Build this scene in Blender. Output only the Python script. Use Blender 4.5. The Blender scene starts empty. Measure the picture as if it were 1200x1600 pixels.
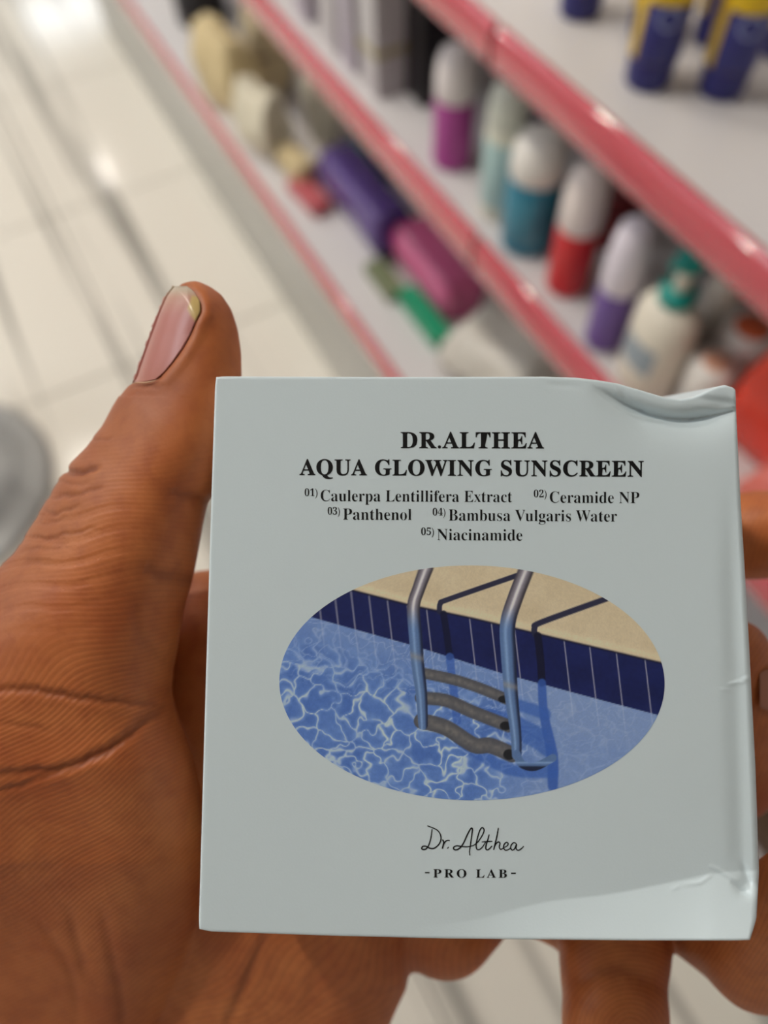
import bpy, bmesh, math, random
import numpy as np
from mathutils import Vector, Matrix, noise
random.seed(7)
C = bpy.context.scene
COL = C.collection

# ------------------------------------------------------------------ camera
FPX = 1200.0                       # focal length in pixels of the 1200x1600 frame
CAM = np.array([0.0, 0.0, 1.35])   # held 1.35 m above the shop floor
_d = np.array([40., 700., 1200.]); _d /= np.linalg.norm(_d)         # straight down, seen in camera axes (x right, y down, z forward)
_s = np.array([-1263., -2020., 1200.]); _s -= _d * _s.dot(_d); _s /= np.linalg.norm(_s)   # along the shelves
_n = np.cross(_d, _s)                                               # into the shelves
M3 = np.array([_n, _s, -_d])                                        # camera axes -> world
def w_(v):
    return CAM + np.asarray(v, float) @ M3.T
cam_d = bpy.data.cameras.new('camera'); cam = bpy.data.objects.new('camera', cam_d); COL.objects.link(cam)
cam_d.sensor_fit = 'VERTICAL'; cam_d.sensor_height = 36.0; cam_d.lens = 36.0 * FPX / 1600.0
cam_d.clip_start = 0.01; cam_d.clip_end = 60
mr = Matrix.Identity(4)
for i in range(3):
    mr[i][0] = M3[i][0]; mr[i][1] = -M3[i][1]; mr[i][2] = -M3[i][2]; mr[i][3] = CAM[i]
cam.matrix_world = mr
cam_d.dof.use_dof = True; cam_d.dof.focus_distance = 0.1345; cam_d.dof.aperture_fstop = 7.4
C.camera = cam
C.view_settings.view_transform = 'Standard'; C.view_settings.look = 'None'
C.view_settings.gamma = 1; C.view_settings.use_curve_mapping = False
C.view_settings.exposure = -0.24

# ------------------------------------------------------------------ world and lamps
wd = bpy.data.worlds.new('shop_air'); C.world = wd; wd.use_nodes = True
wd.node_tree.nodes['Background'].inputs[0].default_value = (0.9, 0.95, 1.0, 1)
wd.node_tree.nodes['Background'].inputs[1].default_value = 0.5
PANEL_E = 7.0
SPOT_E = 800.0

# ------------------------------------------------------------------ helpers
def lin(c):
    return tuple((x / 255.0 / 12.92) if x <= 10 else ((x / 255.0 + 0.055) / 1.055) ** 2.4 for x in c)
def mat(name, col, rough=0.5, spec=0.5, metal=0.0, emit=0.0, bump=0.0, bscale=200.0, vary=0.0, sss=0.0, coat=0.0, trans=0.0):
    m = bpy.data.materials.new(name); m.use_nodes = True
    nt = m.node_tree; b = nt.nodes['Principled BSDF']
    c = lin(col) + (1,)
    b.inputs['Base Color'].default_value = c; b.inputs['Roughness'].default_value = rough
    b.inputs['Metallic'].default_value = metal; b.inputs['Specular IOR Level'].default_value = spec
    b.inputs['Coat Weight'].default_value = coat; b.inputs['Coat Roughness'].default_value = 0.05
    b.inputs['Transmission Weight'].default_value = trans
    if emit:
        b.inputs['Emission Color'].default_value = c; b.inputs['Emission Strength'].default_value = emit
    if sss:
        b.inputs['Subsurface Weight'].default_value = sss; b.inputs['Subsurface Radius'].default_value = (1, .35, .2)
        b.inputs['Subsurface Scale'].default_value = 0.003
    tc = nt.nodes.new('ShaderNodeTexCoord')
    nz = nt.nodes.new('ShaderNodeTexNoise'); nz.inputs['Scale'].default_value = bscale; nz.inputs['Detail'].default_value = 4
    nt.links.new(tc.outputs['Object'], nz.inputs['Vector'])
    if vary:
        mx = nt.nodes.new('ShaderNodeMix'); mx.data_type = 'RGBA'
        mx.inputs[6].default_value = tuple(x * (1 - vary) for x in c[:3]) + (1,)
        mx.inputs[7].default_value = tuple(min(1, x * (1 + vary)) for x in c[:3]) + (1,)
        nt.links.new(nz.outputs['Fac'], mx.inputs[0]); nt.links.new(mx.outputs[2], b.inputs['Base Color'])
    if bump:
        bp = nt.nodes.new('ShaderNodeBump'); bp.inputs['Strength'].default_value = bump; bp.inputs['Distance'].default_value = 0.001
        nt.links.new(nz.outputs['Fac'], bp.inputs['Height']); nt.links.new(bp.outputs[0], b.inputs['Normal'])
    return m
def tag(o, label=None, cat=None, group=None, kind=None):
    if label: o['label'] = label
    if cat: o['category'] = cat
    if group: o['group'] = group
    if kind: o['kind'] = kind
    return o
def link(name, me, m=None, parent=None, loc=None):
    o = bpy.data.objects.new(name, me); COL.objects.link(o)
    if m is not None:
        me.materials.clear() if hasattr(me, 'materials') else None
        for q in (m if isinstance(m, (list, tuple)) else [m]): me.materials.append(q)
    if parent is not None: o.parent = parent
    if loc is not None: o.location = loc
    return o
def empty(name, loc, rz=0.0):
    o = bpy.data.objects.new(name, None); COL.objects.link(o); o.location = loc; o.rotation_euler = (0, 0, rz)
    o.empty_display_size = 0.05
    return o
def meshd(name, vs, fs, smooth=True):
    me = bpy.data.meshes.new(name); me.from_pydata([tuple(v) for v in vs], [], [tuple(f) for f in fs]); me.update()
    if smooth: me.polygons.foreach_set('use_smooth', [True] * len(me.polygons))
    return me
def np_mesh(name, V, Q, smooth=True):
    me = bpy.data.meshes.new(name)
    V = np.ascontiguousarray(V, np.float32); Q = np.ascontiguousarray(Q, np.int32); k = Q.shape[1]
    me.vertices.add(len(V)); me.vertices.foreach_set('co', V.ravel())
    me.loops.add(Q.size); me.loops.foreach_set('vertex_index', Q.ravel())
    me.polygons.add(len(Q)); me.polygons.foreach_set('loop_start', np.arange(0, Q.size, k, dtype=np.int32))
    me.polygons.foreach_set('loop_total', np.full(len(Q), k, np.int32))
    me.update(calc_edges=True); me.validate()
    me.polygons.foreach_set('use_smooth', [smooth] * len(me.polygons))
    return me
def grid_q(nu, nv):                      # quads of an nv x nu vertex grid
    i = np.arange((nv - 1) * (nu - 1)); r = i // (nu - 1); c = i % (nu - 1); a = r * nu + c
    return np.stack([a, a + 1, a + nu + 1, a + nu], 1)
def box_me(name, lo, hi, bev=0.0, seg=2):
    bm = bmesh.new(); bmesh.ops.create_cube(bm, size=1)
    for v in bm.verts:
        v.co = Vector([lo[k] + (v.co[k] + .5) * (hi[k] - lo[k]) for k in range(3)])
    if bev: bmesh.ops.bevel(bm, geom=bm.edges[:], offset=bev, segments=seg, affect='EDGES', profile=.6)
    me = bpy.data.meshes.new(name); bm.to_mesh(me); bm.free()
    if bev: me.polygons.foreach_set('use_smooth', [True] * len(me.polygons))
    return me
def lathe_me(name, prof, n=28, a0=0.0, a1=2 * math.pi, sx=1.0, sy=1.0):
    full = abs(a1 - a0 - 2 * math.pi) < 1e-6
    m = n if full else n + 1; vs = []; fs = []
    for r, z in prof:
        for k in range(m):
            a = a0 + (a1 - a0) * k / n
            vs.append((r * math.cos(a) * sx, r * math.sin(a) * sy, z))
    for j in range(len(prof) - 1):
        for k in range(n):
            k2 = (k + 1) % m
            fs.append((j * m + k, j * m + k2, (j + 1) * m + k2, (j + 1) * m + k))
    return meshd(name, vs, fs)
def ray(px, py): return np.array([px - 600.0, py - 800.0, FPX])
def at(px, py, z):                       # point on the horizontal level z that the photograph shows at this pixel
    r = M3 @ ray(px, py); t = (z - CAM[2]) / r[2]; return CAM + r * t
def proj(P):
    c = M3.T @ (np.asarray(P, float) - CAM); return 600 + FPX * c[0] / c[2], 800 + FPX * c[1] / c[2], c[2]
def height_to(P, py):
    lo, hi = 0.0, 0.6
    for _ in range(40):
        mid = (lo + hi) / 2
        if proj((P[0], P[1], P[2] + mid))[1] > py: lo = mid
        else: hi = mid
    return lo

# ------------------------------------------------------------------ materials
M = dict(
    wall=mat('wall_paint', (232, 228, 222), .8), ceil=mat('ceiling_paint', (196, 196, 196), .9),
    shelf=mat('white_shelf_enamel', (214, 210, 210), .35, bump=.02),
    kick=mat('grey_kick_enamel', (176, 174, 168), .3),
    pink=mat('pink_price_rail', (196, 44, 66), .25, .6, coat=1.0),
    joint=mat('rail_joint_grey', (205, 160, 160), .4),
    frame=mat('lamp_frame_white', (240, 240, 240), .4), panel=mat('lamp_panel_glow', (238, 246, 255), .5, emit=PANEL_E),
    spot=mat('downlight_glow', (255, 247, 235), .5, emit=SPOT_E),
)

M['pink'].node_tree.nodes['Principled BSDF'].inputs['Coat IOR'].default_value = 1.7
# ================================================================== THE SHOP
X0, X1, Y0, Y1, H = -5.395, 3.005, -2.25, 10.35, 2.9
def structure(name, me, m, **k):
    o = link(name, me, m, **k); tag(o, kind='structure'); return o
floor = structure('floor', box_me('floor', (X0, Y0, -.06), (X1, Y1, -.004)), mat('tile_grout', (112, 106, 98), .8))
structure('ceiling', box_me('ceiling', (X0, Y0, H), (X1, Y1, H + .1)), M['ceil'])
structure('wall_right', box_me('wall_right', (X1, Y0, 0), (X1 + .1, Y1, H)), M['wall'])
structure('wall_left', box_me('wall_left', (X0 - .1, Y0, 0), (X0, Y1, H)), M['wall'])
structure('wall_back', box_me('wall_back', (X0, Y1, 0), (X1, Y1 + .1, H)), M['wall'])
structure('wall_front', box_me('wall_front', (X0, Y0 - .1, 0), (X1, Y0, H)), M['wall'])
def floor_mat():
    m = bpy.data.materials.new('polished_streaked_tile'); m.use_nodes = True; nt = m.node_tree; b = nt.nodes['Principled BSDF']
    g = nt.nodes.new('ShaderNodeNewGeometry'); mp = nt.nodes.new('ShaderNodeMapping'); mp.inputs['Scale'].default_value = (9.0, .22, 1)
    nt.links.new(g.outputs['Position'], mp.inputs['Vector'])
    nz = nt.nodes.new('ShaderNodeTexNoise'); nz.inputs['Scale'].default_value = 1.6; nz.inputs['Detail'].default_value = 5; nz.inputs['Distortion'].default_value = .4
    nt.links.new(mp.outputs[0], nz.inputs['Vector'])
    cr = nt.nodes.new('ShaderNodeValToRGB'); e = cr.color_ramp.elements
    e[0].position = .38; e[0].color = lin((150, 146, 138)) + (1,)
    e[1].position = .47; e[1].color = lin((232, 226, 214)) + (1,)
    nt.links.new(nz.outputs['Fac'], cr.inputs[0]); nt.links.new(cr.outputs[0], b.inputs['Base Color'])
    b.inputs['Roughness'].default_value = .12; b.inputs['Specular IOR Level'].default_value = .5
    return m
FM = floor_mat()
tile = box_me('tile', (-.2975, -.2975, -.006), (.2975, .2975, 0))
tile.materials.append(FM)
for i in range(14):
    for j in range(21):
        o = bpy.data.objects.new('tile', tile); COL.objects.link(o); o.parent = floor
        o.location = (X0 + .3 + .6 * i, Y0 + .3 + .6 * j, 0)

# ceiling lamps
fr = box_me('frame', (-.43, -.43, -.03), (.43, .43, 0), .004, 1); fr.materials.append(M['frame'])
df = box_me('diffuser', (-.40, -.40, -.036), (.40, .40, -.03)); df.materials.append(M['panel'])
places = [(1.0, 9.24), (-1.9, 9.24), (-1.9, 3.6), (-1.5, 1.3), (-1.4, 5.0), (-1.4, 7.4), (-4.4, 9.24), (-4.4, 6.4), (-4.4, 3.6), (-4.4, .9), (2.2, 3.6)]
for x, y in places:
    r = empty('ceiling_light', (x, y, H - .001)); tag(r, 'square white recessed ceiling panel light above the shop floor', 'ceiling light', 'square ceiling panel lights')
    if (x, y) == (1.0, 9.24): r['label'] = 'far ceiling panel light mirrored as a white glare in the floor at top left'; del r['group']
    a = bpy.data.objects.new('frame', fr); COL.objects.link(a); a.parent = r
    a = bpy.data.objects.new('diffuser', df); COL.objects.link(a); a.parent = r
ring = lathe_me('trim_ring', [(.05, -.002), (.065, -.008), (.07, 0)], 20); ring.materials.append(M['frame'])
dl = lathe_me('lens', [(0, -.004), (.034, -.004), (.05, 0)], 20); dl.materials.append(M['spot'])
for x, y in [(-.4, 1.1), (-.4, 2.1), (-.45, 3.4), (.57, 6.5), (-3.1, 2.2), (-3.1, 4.8)]:
    r = empty('downlight', (x, y, H - .001)); tag(r, 'small round recessed ceiling downlight above the aisle', 'ceiling light', 'round ceiling downlights')
    if y == 6.5: r.scale = (.4, .4, 1); r['label'] = 'small downlight mirrored as a bright dot in the floor above the thumb'; del r['group']
    a = bpy.data.objects.new('trim_ring', ring); COL.objects.link(a); a.parent = r
    a = bpy.data.objects.new('lens', dl); COL.objects.link(a); a.parent = r

# ------------------------------------------------------------------ shelving
XA, ZA, XB, ZB, XC, ZC, XBACK = .46, .939, .46, .688, .42, .294, .80
YS0, YS1, YJ = -1.16, 2.75, .64
gond = empty('shelving_unit', (.62, 1.5, 0)); GL = np.array([.62, 1.5, 0])
tag(gond, 'white gondola shelving unit with pink price rails behind the held box', 'shelf')
def gpart(name, lo, hi, m, bev=.002, parent=None, off=GL):
    return link(name, box_me(name, np.array(lo) - off, np.array(hi) - off, bev, 2), m, parent or gond)
gpart('back_panel', (XBACK, YS0, 0), (XBACK + .02, YS1, 2.0), M['shelf'])
gpart('kick_plate', (XC - .01, YS0, 0), (XC + .01, YS1, ZC - .03), M['kick'])
for xf, z in ((XA, ZA), (XB, ZB), (XC, ZC)):
    gpart('shelf_deck', (xf, YS0, z - .022), (XBACK, YS1, z), M['shelf'])
def rail(xf, z, ya, yb, h=.04):           # C-shaped rounded price rail in front of a deck
    prof = [(-.001, .006)] + [(-.002 - .010 * math.sin(math.pi * k / 18), .006 - (h * (1 - math.cos(math.pi * k / 18)) / 2)) for k in range(1, 18)] + [(-.001, .006 - h)]
    pts = [(xf + a, z + b) for a, b in prof]; n = len(pts); vs = []; fs = []
    for y in (ya, ya + .002, yb - .002, yb):
        sc = .0 if y in (ya, yb) else 1
        for x, zz in pts: vs.append((x - GL[0], y - GL[1], zz))
    for k in range(3):
        for i in range(n):
            j = (i + 1) % n; fs.append((k * n + i, k * n + j, (k + 1) * n + j, (k + 1) * n + i))
    fs.append(tuple(range(n))); fs.append(tuple(range(4 * n - 1, 3 * n - 1, -1)))
    return link('price_rail', meshd('price_rail', vs, fs), M['pink'], gond)
for xf, z, h in ((XA, ZA, .046), (XB, ZB, .060), (XC, ZC, .055)):
    for ya, yb in ((YS0, YJ - .004), (YJ + .004, YS1)):
        rail(xf, z, ya, yb, h)
for z, xf in ((ZA, XA), (ZB, XB), (ZC, XC)):
    for y in (YJ,):
        gpart('upright_clip', (xf - .006, y - .006, z - .04), (xf + .004, y + .006, z - .004), M['joint'], .001)

# ------------------------------------------------------------------ goods
def vessel(name, px, py, top, wpx, zl, label, cat, parts, group=None, dx=0, rz=0.0, seg=28, sx=1, sy=1, h=None):
    """parts: list of (part name, profile [(r fraction, z fraction)], material, optional arc)"""
    P = at(px, py, zl); P[0] += dx
    h = h or height_to(P, top); zc = proj(P + [0, 0, h / 2])[2]; r = wpx / 2 * zc / FPX
    root = empty(name, P + [0, 0, .0008], rz); tag(root, label, cat, group)
    for p in parts:
        pr = [(a * r, b * h) for a, b in p[1]]
        kw = dict(a0=p[3][0], a1=p[3][1]) if len(p) > 3 else {}
        link(p[0], lathe_me(p[0], pr, seg, sx=sx, sy=sy, **kw), p[2], root)
    return root, h, r
# facing angle of the aisle side (towards -X)
FA = math.pi
yel = mat('yellow_tube_plastic', (236, 196, 20), .35, vary=.05); nav = mat('navy_cap_plastic', (34, 34, 112), .3); navl = mat('navy_label', (44, 46, 120), .35)
pal = mat('pale_print', (150, 160, 205), .5)
def tube(px, py, top, w, label, dx=0, h=None):
    r, h, rad = vessel('cream_tube', px, py, top, w, ZA, label, 'tube', [
        ('cap', [(0, 0), (.86, 0), (.92, .02), (.96, .16), (.95, .18), (.5, .18)], nav),
        ('body', [(.5, .18), (.95, .18), (1, .184), (1, .6), (.98, .8), (.92, .97), (0, .99)], yel),
        ('label', [(1.0, .185), (1.015, .19), (1.015, .50), (1.0, .505)], navl, (FA + .05, FA + 2.3))], 'yellow and navy cream tubes', dx=dx, h=h)
    vs = []; fs = []                      # small pale ring mark on the label
    for k in range(25):
        a = 2 * math.pi * k / 24
        for rr in (.010, .0075):
            ang = FA + 1.0 + rr * math.cos(a) / rad; z = h * .44 + rr * .9 * math.sin(a)
            vs.append((rad * 1.03 * math.cos(ang), rad * 1.03 * math.sin(ang), z))
    for k in range(24): fs.append((2 * k, 2 * k + 1, 2 * k + 3, 2 * k + 2))
    link('emblem', meshd('emblem', vs, fs), pal, r)
tube(1010, 128, 0, 84, 'yellow tube with navy cap standing left of the rightmost tube on the top shelf', h=.145)
tube(1124, 142, 0, 84, 'rightmost front yellow tube with navy cap on the top shelf', h=.145)
tube(905, 20, 0, 76, 'yellow tube with navy cap at the far left end of the front row', h=.145)
for px, py, nm in ((1085, 72, 'between and behind the two large ones'), (985, 62, 'hidden behind the left large tube'), (1190, 95, 'behind the rightmost tube')):
    tube(px, py, 0, 70, 'yellow tube with navy cap ' + nm, dx=.02, h=.145)

wht = mat('white_cap_plastic', (236, 232, 226), .35); wh2 = mat('ivory_bottle_plastic', (222, 222, 206), .35)
CAPP = [(.93, .55), (.98, .56), (.97, .72), (.9, .86), (.72, .96), (.4, .995), (0, 1)]
def capped(px, py, top, w, label, body, cap, dx=0, split=.55, name='deodorant_bottle', lab=None):
    cp = [(a, split + (b - .55) / .45 * (1 - split)) for a, b in CAPP]
    parts = [('body', [(0, 0), (.9, 0), (.99, .02), (1, .06), (1, split - .05), (.97, split - .01), (.8, split)], body), ('cap', cp, cap)]
    if lab: parts.append(('label', [(1.0, .12), (1.014, .125), (1.014, split - .1), (1.0, split - .095)], lab, (FA - 1.3, FA + 1.3)))
    return vessel(name, px, py, top, w, ZB, label, 'bottle', parts, None, dx)
capped(706, 252, 72, 66, 'magenta bottle with a white domed cap near the left of the middle shelf', mat('magenta_plastic', (176, 70, 152), .3), mat('white_lilac_cap', (236, 228, 228), .35), split=.6)
capped(778, 330, 128, 66, 'ivory bottle with pale aqua band beside the magenta bottle', wh2, mat('ivory_cap', (214, 218, 206), .35), split=.72, lab=mat('pale_aqua_label', (176, 206, 206), .4))
capped(845, 215, 150, 42, 'small dark purple bottle behind the ivory bottle', mat('deep_purple_plastic', (70, 34, 78), .35), mat('deep_purple_cap', (62, 40, 80), .35), name='small_bottle')
capped(822, 378, 208, 88, 'wide teal bottle with white cap in the middle of the middle shelf', mat('teal_plastic', (28, 122, 150), .3), wht, split=.66, name='teal_bottle', lab=mat('silver_blue_label', (60, 134, 158), .3))
capped(884, 446, 262, 70, 'bright red bottle with a white domed cap', mat('red_plastic', (208, 36, 44), .3), mat('warm_white_cap', (238, 226, 222), .35), split=.55)
capped(955, 372, 285, 70, 'dark red bottle behind the bright red one', mat('dark_red_plastic', (120, 14, 22), .35), mat('dark_red_cap', (104, 12, 20), .35), name='spray_bottle')
capped(942, 532, 345, 66, 'violet bottle with pale lilac cap beside the pump lotion', mat('violet_plastic', (112, 84, 156), .3), mat('pale_lilac_cap', (232, 224, 236), .35), split=.5)
# pump lotion bottle
P = at(995, 600, ZB); P[0] = max(P[0], XB + .032); root = empty('lotion_bottle', P + [0, 0, .0008]); tag(root, 'cream lotion bottle with teal pump head and blue-grey print', 'bottle')
crm = mat('cream_bottle_plastic', (232, 224, 208), .35); tel = mat('teal_pump_plastic', (0, 150, 140), .3)
Hh = height_to(P, 398); rr = .036
link('body', lathe_me('body', [(0, 0), (rr * .94, 0), (rr, .004), (rr, Hh * .5), (rr * .93, Hh * .60), (rr * .7, Hh * .66), (rr * .42, Hh * .69), (rr * .36, Hh * .70)], 32, sx=.75), crm, root)
link('collar', lathe_me('collar', [(rr * .2, Hh * .69), (rr * .5, Hh * .69), (rr * .5, Hh * .765), (rr * .3, Hh * .775), (.0, Hh * .775)], 24), tel, root)
link('pump_stem', lathe_me('pump_stem', [(.008, Hh * .77), (.008, Hh * .93)], 16), crm, root)
link('pump_head', lathe_me('pump_head', [(0, Hh * .92), (.013, Hh * .92), (.014, Hh * .95), (.012, Hh * .995), (0, Hh)], 20), tel, root)
link('nozzle', box_me('nozzle', (-.022, -.005, Hh * .945), (-.008, .005, Hh * .985), .003), tel, root)
link('print', lathe_me('print', [(rr * 1.01, Hh * .22), (rr * 1.012, Hh * .42)], 16, FA - .7, FA + .6, sx=.76), mat('blue_grey_print', (150, 162, 172), .4), root)
# white tubs with orange tops
jar = mat('tub_white_plastic', (240, 234, 228), .35); org = mat('orange_print', (226, 108, 66), .4); peach = mat('peach_print', (224, 168, 140), .4)
for px, py, top, w, om, nm in ((1130, 598, 512, 88, org, 'white tub with an orange lid spot, nearest the lotion bottle'), (1190, 560, 480, 80, org, 'white tub with orange lid spot at the right edge'), (1082, 640, 566, 72, peach, 'white tub with faint peach lid spot just above the box')):
    vessel('cream_tub', px, py, top, w, ZB, nm, 'tub', [
        ('body', [(0, 0), (.85, 0), (.9, .05), (.95, .5), (.8, .52)], jar), ('lid', [(.8, .5), (1, .5), (1.02, .6), (1, .9), (.93, 1), (0, 1.0)], jar),
        ('lid_print', [(0, 1.01), (.6, 1.01), (.62, 1.0)], om)], 'white cream tubs')
vessel('shampoo_bottle', 1088, 548, 405, 54, ZB, 'plain pale grey bottle behind the pump lotion', 'bottle', [('body', [(0, 0), (1, 0), (1, .7), (.8, .78), (.5, .8)], mat('pale_grey_plastic', (226, 220, 208), .4)), ('cap', [(.5, .8), (.55, .8), (.55, .98), (0, 1)], wht)], dx=.0)
vessel('shampoo_bottle', 1132, 512, 425, 48, ZB, 'small silvery bottle under the pink rail behind the tubs', 'bottle', [('body', [(0, 0), (1, 0), (1, .7), (.8, .78), (.5, .8)], mat('silver_grey_plastic', (224, 226, 228), .3)), ('cap', [(.5, .8), (.7, .8), (.7, .98), (0, 1)], wht)], dx=.0)

def carton(name, label, cat, P, size, m, rz=0, stripe=None, group=None, soft=0.0, rx=0):
    o = empty(name, np.array(P) + [0, 0, .0006], rz); tag(o, label, cat, group); a, b, c = size
    bm = bmesh.new(); bmesh.ops.create_cube(bm, size=1); bmesh.ops.subdivide_edges(bm, edges=bm.edges[:], cuts=7, use_grid_fill=True)
    for v in bm.verts:
        x, y, z = v.co
        if soft:
            k = 1 - soft * 1.2 * (abs(z * 2) ** 2.2) * .5; x *= k; y *= 1 - soft * .12 * abs(z * 2) ** 2
            q = noise.noise_vector(Vector((x * 3 + P[0] * 9, y * 3 + P[1] * 7, z * 3))) * .10 * soft
            x += q.x; y += q.y; z += q.z * (z + .5)
        v.co = Vector((x * a, y * b, (z + .5) * c))
    me = bpy.data.meshes.new('body'); bm.to_mesh(me); bm.free()
    if soft: me.polygons.foreach_set('use_smooth', [True] * len(me.polygons))
    link('body', me, m, o)
    if stripe: link('band', box_me('band', (-a / 2 - .001, -b / 2 - .001, c * stripe[1]), (a / 2 + .001, b / 2 + .001, c * stripe[2]), .0005), stripe[0], o)
    return o
# red packs at the right end of the middle shelf
red = mat('glossy_red_pack', (224, 62, 40), .25, vary=.2, bscale=20); rdp = mat('rose_pack', (214, 110, 98), .3, vary=.1, bscale=20)
carton('snack_pouch', 'glossy orange-red pouch at the right edge above the fingertip', 'pouch', at(1192, 715, ZB), (.05, .10, .135), red, .1, soft=.8)
carton('snack_pouch', 'dull rose pouch in front of the orange-red pouch', 'pouch', at(1215, 838, ZB), (.05, .10, .07), rdp, -.1, soft=.8)
# cartons at the far end of the middle shelf
g1 = mat('grey_white_carton', (198, 194, 196), .4, vary=.06, bscale=30); g2 = mat('pale_lilac_carton', (186, 178, 190), .4, vary=.06, bscale=30); blk = mat('black_carton', (26, 22, 26), .4); gst = mat('olive_stripe', (170, 160, 120), .4)
for px, py, wv, m, nm, nme in ((462, 30, .045, g2, 'lilac-grey carton, furthest of the row on the middle shelf', 0), (508, 78, .05, g1, 'white-grey carton second from the far end', 0), (548, 105, .04, g2, 'lilac-grey slim carton in the middle of the row', 0), (590, 140, .05, g1, 'white-grey carton touching the black carton', gst), (658, 148, .062, blk, 'black carton beside the magenta bottle', 0)):
    P = at(px, py, ZB); P[0] = max(P[0], XB + .04)
    carton('tall_carton', nm, 'carton', P + [.01, 0, 0], (.05, wv, .19), m, 0, (nme, .3, .36) if nme else None, 'upright cartons on the middle shelf')

# bottom shelf
kr = mat('khaki_paper', (212, 192, 148), .7, vary=.22, bscale=14, bump=.3); krc = mat('cream_paper', (226, 218, 196), .7, vary=.15, bscale=14, bump=.3)
brn = mat('brown_mark', (128, 92, 56), .6)
carton('paper_pouch', 'khaki paper pouch at the far end of the bottom shelf', 'pouch', at(352, 178, ZC) + [.022, 0, 0], (.08, .14, .18), kr, .25, soft=.9)
carton('paper_pouch', 'tan creased pouch behind the khaki pouch with brown mark', 'pouch', at(415, 150, ZC) + [.035, .04, 0], (.09, .13, .165), mat('tan_paper', (222, 204, 166), .7, vary=.2, bscale=14), -.2, (brn, .55, .6), soft=.8)
carton('paper_pouch', 'cream crumpled pouch beside the green packet', 'pouch', at(432, 236, ZC) + [-.02, 0, 0], (.08, .10, .15), krc, .3, soft=1.0)
carton('paper_pouch', 'small cream pouch leaning under the middle shelf rail', 'pouch', at(478, 225, ZC) + [.045, 0, 0], (.07, .10, .16), krc, -.3, soft=1.0)
carton('paper_pouch', 'low olive-tan pouch lying in front of the cream pouches', 'pouch', at(468, 280, ZC), (.05, .09, .06), kr, .1, soft=.7)
carton('foil_packet', 'dark green foil packet behind the pink packet', 'packet', at(528, 285, ZC) + [.10, .0, 0], (.09, .12, .08), mat('dark_green_foil', (24, 108, 78), .35, vary=.4, bscale=12), -.2, soft=.8)
carton('soap_packet', 'dull red-pink flat packet next to the green foil packet', 'packet', at(515, 305, ZC) + [-.044, 0, 0], (.05, .11, .03), mat('rose_red_pack', (190, 92, 98), .35), .1, soft=.5)
carton('brown_carton', 'dark brown carton at the right edge between two fingers', 'carton', at(1240, 1310, ZC), (.10, .16, .05), mat('dark_brown_card', (84, 62, 44), .6), 0)
carton('pad_pack', 'purple plastic pack lying lengthwise under the middle shelf', 'packet', at(572, 345, ZC), (.09, .26, .10), mat('purple_film', (84, 58, 132), .25, vary=.3, bscale=10, coat=.5), 0, soft=.5)
carton('pad_pack', 'pink plastic pack lying lengthwise beside the purple pack', 'packet', at(672, 452, ZC) + [.014, 0, 0], (.09, .20, .09), mat('pink_film', (206, 92, 142), .2, vary=.2, bscale=10, coat=.6), 0, soft=.5)
carton('soap_box', 'flat emerald green box in front of the pink pack', 'box', at(672, 500, ZC) + [-.013, 0, 0], (.035, .14, .03), mat('emerald_box', (22, 150, 108), .4), 0)
carton('plastic_bag', 'crumpled white plastic bag with beige marks on the bottom shelf', 'bag', at(785, 600, ZC), (.15, .17, .12), mat('white_bag_film', (216, 210, 200), .4, vary=.18, bscale=9), .3, soft=.9)
carton('soap_box', 'small black box just above the top edge of the box', 'box', at(868, 606, ZC) + [0, -.085, 0], (.05, .06, .04), blk, .1)
carton('soap_box', 'dark olive strip box between purple and green packs', 'box', at(612, 440, ZC) + [-.014, 0, 0], (.04, .10, .02), mat('olive_green_box', (118, 128, 96), .5), 0)
vessel('round_jar', 318, 28, -40, 84, ZC, 'black round-lidded jar at the top edge beyond the pouches', 'jar', [('body', [(0, 0), (.9, 0), (.95, .03), (.95, .75), (.8, .78)], blk), ('lid', [(.8, .76), (1, .76), (1, .97), (.9, 1), (0, 1)], blk)])
# stool base on the floor at the left
sg = mat('grey_stool_metal', (168, 168, 166), .3); sd = mat('dark_grey_rubber', (92, 98, 94), .5)
st = empty('stool', at(-95, 770, 0) + [0, 0, .001]); tag(st, 'grey stool with round base, cut off by the left edge', 'stool')
link('base', lathe_me('base', [(0, 0), (.235, 0), (.24, .006), (.225, .014), (.12, .024), (.04, .034), (.03, .05), (0, .05)], 48), sg, st)
link('column', lathe_me('column', [(.025, .04), (.025, .45), (0, .45)], 20), sd, st)
link('seat', lathe_me('seat', [(0, .45), (.15, .45), (.17, .47), (.17, .50), (.14, .52), (0, .52)], 32), sg, st)

# ================================================================== THE HELD CARTON
def seg_interp(pts, x):
    xs = [p[0] for p in pts]; ys = [p[1] for p in pts]; return np.interp(x, xs, ys)
def sstep(a, b, x):
    t = np.clip((x - a) / (b - a), 0, 1); return t * t * (3 - 2 * t)
def smoothpts(pts, n=6, closed=False):
    P = [np.array(p, float) for p in pts]; out = []; N = len(P)
    rng = range(N) if closed else range(N - 1)
    for i in rng:
        p0 = P[i - 1] if (i > 0 or closed) else P[0]; p1 = P[i]; p2 = P[(i + 1) % N]; p3 = P[(i + 2) % N] if (closed or i + 2 < N) else P[-1]
        for k in range(n):
            t = k / n; out.append(.5 * ((2 * p1) + (-p0 + p2) * t + (2 * p0 - 5 * p1 + 4 * p2 - p3) * t * t + (-p0 + 3 * p1 - 3 * p2 + p3) * t ** 3))
    if not closed: out.append(P[-1])
    return np.array(out)
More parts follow.
